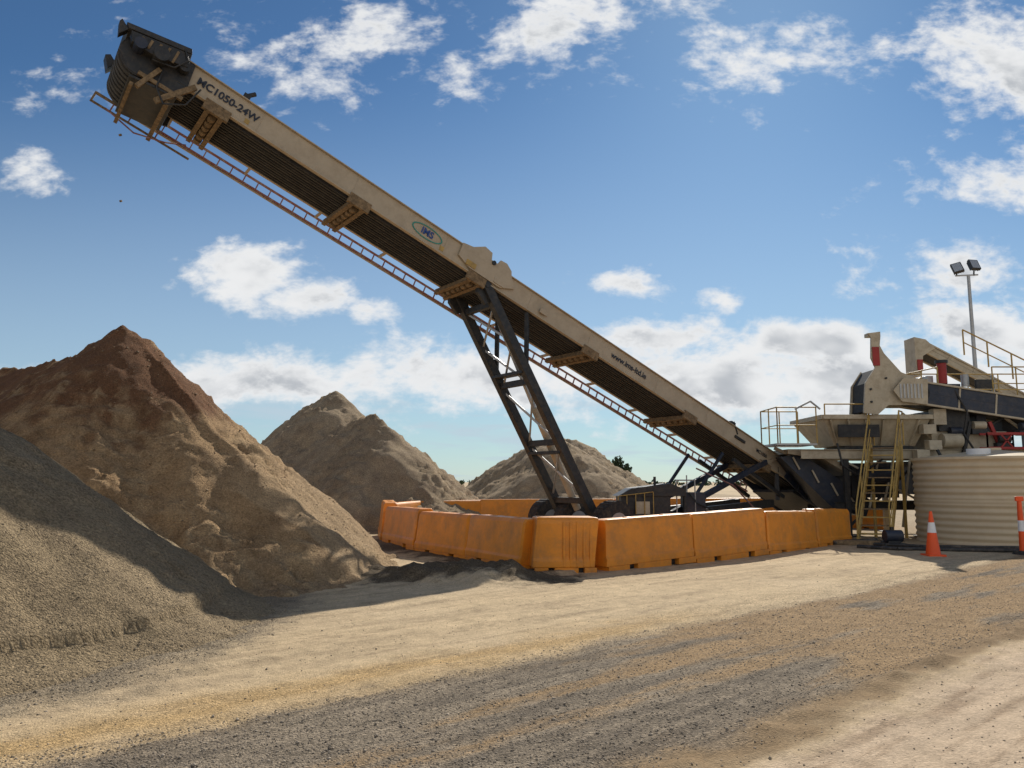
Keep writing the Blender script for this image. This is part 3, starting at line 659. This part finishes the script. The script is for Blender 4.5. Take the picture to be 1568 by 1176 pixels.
b.beam((17.2,30.5,6.3),(17.2,30.5,0),.14,.14,NAVY,(0,1,0)); b.beam((20.2,30.5,4.7),(20.2,30.5,0),.14,.14,NAVY,(0,1,0))
b.beam((16.2,30.5,5.8),(18.6,30.5,2.5),.12,.12,CREAM)
b.obj('chute_and_legs',cv2)
# stairs
b=MB()
p0=Vector((9.85,22.4,0));p1=Vector((11.3,24.4,2.86)); sd=Vector((.88,-.35,0)).normalized()*.85
for o in (Vector((0,0,0)),sd):
    b.beam(p0+o,p1+o,.05,.2,YEL); 
    b.tube([p0+o+Vector((0,0,.05)),p0+o+Vector((0,0,1.0)),p1+o+Vector((0,0,1.05)),p1+o+Vector((.3,.4,1.05)),p1+o+Vector((.3,.4,0))],.024,YEL)
    b.tube([p0+o+Vector((0,0,.5)),p1+o+Vector((0,0,.5))],.018,YEL)
    for t in (.33,.66,1): b.cyl(p0+o+(p1-p0)*t,p0+o+(p1-p0)*t+Vector((0,0,1.02)),.02,YEL,n=8)
for i in range(1,13):
    t=i/12.5; c=p0+(p1-p0)*t; b.beam(c,c+sd,.22,.035,YEL if i%2 else MUDDY)
b.beam(p0+Vector((-.15,-.05,.02)),p0+sd*1.2+Vector((0,0,.02)),.4,.06,DARK)
b.beam(p1,p1-Vector((0,0,2.86)),.07,.07,YEL,(0,1,0)); b.beam(p1+sd,p1+sd-Vector((0,0,2.86)),.07,.07,YEL,(0,1,0))
b.beam(p1-Vector((0,0,1.4)),p0+(p1-p0)*.5,.05,.05,YEL)
b.obj('access_stairs')
b=MB(); b.box((9.9,20.9,0),(10.5,21.3,.08),DARK); b.cyl((10.0,21.1,.26),(10.45,21.1,.26),.16,NAVY); b.cyl((10.2,21.1,.3),(10.2,21.1,.5),.05,DARK); b.box((10.05,21.0,.06),(10.4,21.2,.15),DARK); b.obj('water_pump',None,.01)
b=MB(); b.tube([(8.9,20.3,.05),(9.6,19.6,.05),(10.6,19.4,.05),(12.0,19.1,.05),(15,18.8,.05)],.05,PIPE); b.tube([(9.4,21.4,.05),(10.6,20.4,.05),(12,20.1,.05),(15.5,19.6,.06)],.04,PIPE)
b.tube([(8.7,21.3,.06),(9.4,21.6,.06),(9.9,21.3,.15)],.05,PIPE); b.obj('ground_pipe')
b=MB(); b.beam((8.4,21.5,.07),(9.9,21.2,.07),.25,.12,MUDDY); b.beam((8.7,21.9,.06),(10.2,22.0,.06),.2,.1,DARK); b.obj('timber_sleepers',None,.01)
# light pole
b=MB(); x,y=21.2,35
b.cyl((x,y,0),(x,y,11.2),.12,GALV,r2=.07); b.beam((x-.6,y,11.2),(x+.45,y,11.25),.06,.06,GALV)
for dx,rz,an in ((-.55,.35,-.5),(.25,.5,.1)):
    c=Vector((x+dx,y-.1,11.2+rz)); mm=Matrix.Translation(c)@Matrix.Rotation(an,4,'Z')@Matrix.Rotation(-.5,4,'X')@Matrix.Rotation(an*.5,4,'Y')
    b.mx=mm; b.box((-.22,-.05,-.28),(.22,.08,.28),DARK); b.box((-.18,-.06,-.24),(.18,-.048,.24),LAMPG)
    for i in range(5): b.box((-.2+i*.09,.08,-.25),(-.18+i*.09,.16,.25),DARK)
    b.mx=Matrix(); b.beam(c,(x+dx,y,11.2),.05,.05,DARK,(0,1,0))
b.obj('floodlight_pole')

# ------------------------------------------------------------ vegetation
def foliage(b,c,r,n,sz):
    for i in range(n):
        v=Vector(np.random.normal(0,1,3)).normalized()*random.random()**.5
        p=Vector(c)+Vector((v.x*r[0],v.y*r[1],v.z*r[2]))
        a=Vector(np.random.normal(0,1,3)).normalized();d=a.orthogonal().normalized();e=a.cross(d)
        k=sz*random.uniform(.6,1.4); b.add([p-d*k,p-e*k*.6,p+d*k,p+e*k*.6],[(0,1,2,3)],LEAF)
b=MB(); x,y=12.6,90
b.cyl((x,y,0),(x,y,2.6),.2,BARK,r2=.1); b.cyl((x,y,1.8),(x-.8,y,3),.1,BARK,r2=.05); b.cyl((x,y,1.8),(x+.7,y,3),.1,BARK,r2=.05)
for c,r in (((x-.3,y,3.9),(.7,.8,.8)),((x-.9,y,3.4),(.8,.7,.7)),((x+.6,y,3.2),(.7,.7,.6)),((x,y,2.8),(1.3,.8,.6))): foliage(b,c,r,240,.17)
b.obj('tree')
b=MB()
for i in range(160):
    xx=-150+i*2.6+random.uniform(-1,1); h=random.uniform(.8,2.6); foliage(b,(xx,360+random.uniform(-15,15),h*.6),(random.uniform(1.5,4),2,h*.6),22,.8)
b.obj('distant_treeline')
b=MB()
for (p,r) in (((-8.2,15.4,8.9),.025),((-8.15,15.5,7.5),.022)):
    b.cyl(Vector(p)-Vector((r,0,0)),Vector(p)+Vector((r,0,.01)),r,MUDDY,n=6)
b.obj('falling_gravel')

# ------------------------------------------------------------ light, sky
AZ=math.radians(18.3); EL=math.radians(33.8)
S=Vector((math.sin(AZ)*math.cos(EL),math.cos(AZ)*math.cos(EL),math.sin(EL)))
sl=bpy.data.lights.new('sun','SUN'); sl.energy=5; sl.angle=math.radians(.5); sl.color=(1,.94,.83)
so=bpy.data.objects.new('sun',sl); scene.collection.objects.link(so); so.rotation_euler=S.to_track_quat('Z','Y').to_euler(); so.location=(0,0,40)
w=bpy.data.worlds.new('World'); scene.world=w; w.use_nodes=True; nt=w.node_tree; nt.nodes.clear(); N=nt.nodes; L=nt.links
out=N.new('ShaderNodeOutputWorld'); bg=N.new('ShaderNodeBackground'); L.new(bg.outputs[0],out.inputs[0]); bg.inputs[1].default_value=.1
sky=N.new('ShaderNodeTexSky'); sky.sky_type='NISHITA'; sky.sun_disc=False; sky.sun_elevation=EL; sky.sun_rotation=AZ; sky.air_density=1; sky.dust_density=.15; sky.ozone_density=2.0
def link(v,inp):
    if isinstance(v,(int,float)): inp.default_value=v
    elif isinstance(v,tuple): inp.default_value=v
    else: L.new(v,inp)
def mth(op,a,b=0.,c=0.):
    q=N.new('ShaderNodeMath'); q.operation=op; link(a,q.inputs[0]); link(b,q.inputs[1]); link(c,q.inputs[2]); return q.outputs[0]
def vm(op,a,b=None):
    q=N.new('ShaderNodeVectorMath'); q.operation=op; link(a,q.inputs[0])
    if b is not None: link(b,q.inputs[1])
    return q
def scl(a,k):
    q=N.new('ShaderNodeVectorMath'); q.operation='SCALE'; link(a,q.inputs[0]); q.inputs['Scale'].default_value=k; return q.outputs[0]
def sm(v,a,b_,c=0.,d=1.):
    q=N.new('ShaderNodeMapRange'); q.interpolation_type='SMOOTHSTEP'; link(v,q.inputs[0]); 
    for i,k in enumerate((a,b_,c,d)): q.inputs[i+1].default_value=k
    return q.outputs[0]
def noise(vec,sc,det=8,ro=.6,dist=0):
    q=N.new('ShaderNodeTexNoise'); L.new(vec,q.inputs['Vector']); q.inputs['Scale'].default_value=sc; q.inputs['Detail'].default_value=det; q.inputs['Roughness'].default_value=ro; q.inputs['Distortion'].default_value=dist; return q.outputs[0]
tc=N.new('ShaderNodeTexCoord'); sp=N.new('ShaderNodeSeparateXYZ'); L.new(tc.outputs['Generated'],sp.inputs[0])
yy=mth('MAXIMUM',mth('ABSOLUTE',sp.outputs[1]),.05)
wx=mth('DIVIDE',sp.outputs[0],yy); wz=mth('DIVIDE',sp.outputs[2],yy)
cb=N.new('ShaderNodeCombineXYZ'); L.new(wx,cb.inputs[0]); L.new(wz,cb.inputs[1]); W=cb.outputs[0]
# (centre x, centre z, radius x, radius z, density)
blobs=[(-.355,.275,.10,.060,2.3),(-.28,.238,.095,.034,2.0),(-.19,.225,.05,.020,1.2),(-.651,.409,.06,.04,1.7),(-.20,.60,.24,.09,.9),(-.24,.56,.15,.05,.95),(.08,.64,.24,.10,1.05),(.30,.585,.20,.075,.9),(.68,.58,.20,.11,1.6),
 (.64,.39,.17,.04,1.2),(.62,.275,.18,.055,1.3),(.40,.182,.24,.040,2.1),(.22,.19,.20,.028,1.7),(.40,.130,.6,.075,2.0),(-.05,.135,.46,.06,1.8),(-.38,.13,.30,.05,1.6),(.282,.243,.045,.03,1.5),(.135,.264,.07,.022,1.2),(-.6,.56,.11,.04,.5),(.66,.19,.22,.07,2.0),(.78,.50,.12,.08,1.2)]
Mk=-1.0
for (cx_,cz_,rx,rz,gn) in blobs:
    d=vm('SUBTRACT',W,(cx_,cz_,0)); d=vm('MULTIPLY',d.outputs[0],(1/rx,1/rz,0)); l=vm('LENGTH',d.outputs[0]).outputs['Value']
    v=mth('MULTIPLY_ADD',l,-gn*.95,gn); Mk=mth('MAXIMUM',v,Mk)
back=sm(sp.outputs[1],.0,-.3,0.,1.6)  # unseen extra cloud behind the camera, added as neutral fill light
Mk=mth('ADD',Mk,back)
st=vm('MULTIPLY',W,(1,1.6,1)).outputs[0]
n1=noise(st,8,6,.62,.2); n2=noise(st,34,3,.6,.1)
den=mth('ADD',mth('MULTIPLY_ADD',mth('SUBTRACT',n1,.5),4.4,Mk),mth('MULTIPLY',mth('SUBTRACT',n2,.5),1.5))
fac=sm(den,.15,1.35)
core=sm(den,1.0,2.0)
st2=vm('ADD',st,(0,.03,0)).outputs[0]; n1b=noise(st2,8,3,.55,.2)
grey=mth('MULTIPLY',core,sm(n1b,.40,.64))
cw=N.new('ShaderNodeMixRGB'); cw.inputs[1].default_value=(.90,.91,.92,1); cw.inputs[2].default_value=(.52,.55,.59,1); L.new(grey,cw.inputs[0])
cws=scl(cw.outputs[0],9.3)
gm=N.new('ShaderNodeGamma'); gm.inputs[1].default_value=1.25; L.new(scl(sky.outputs[0],.1),gm.inputs[0])
tint=vm('MULTIPLY',scl(gm.outputs[0],10.),(.52,.74,.84)).outputs[0]
sv=vm('MULTIPLY',W,(1,7,1)).outputs[0]; vn=noise(sv,4,4,.6,.2)
veil=mth('MAXIMUM',mth('MULTIPLY',sm(wz,.26,.05,0.,1.),sm(vn,.35,.65,.35,.95)),sm(wz,.6,.0,.02,.6))
mxv=N.new('ShaderNodeMixRGB'); L.new(veil,mxv.inputs[0]); L.new(tint,mxv.inputs[1]); L.new(scl((.57,.69,.79),9.),mxv.inputs[2])
mxc=N.new('ShaderNodeMixRGB'); L.new(fac,mxc.inputs[0]); L.new(mxv.outputs[0],mxc.inputs[1]); L.new(cws,mxc.inputs[2])
L.new(mxc.outputs[0],bg.inputs[0])

cam=bpy.data.cameras.new('camera'); cam.lens=27.18; cam.sensor_width=36; cam.clip_end=9000; cam.clip_start=.1
co=bpy.data.objects.new('camera',cam); scene.collection.objects.link(co); co.location=(0,0,1.7); co.rotation_euler=(math.radians(97.22),0,0); scene.camera=co
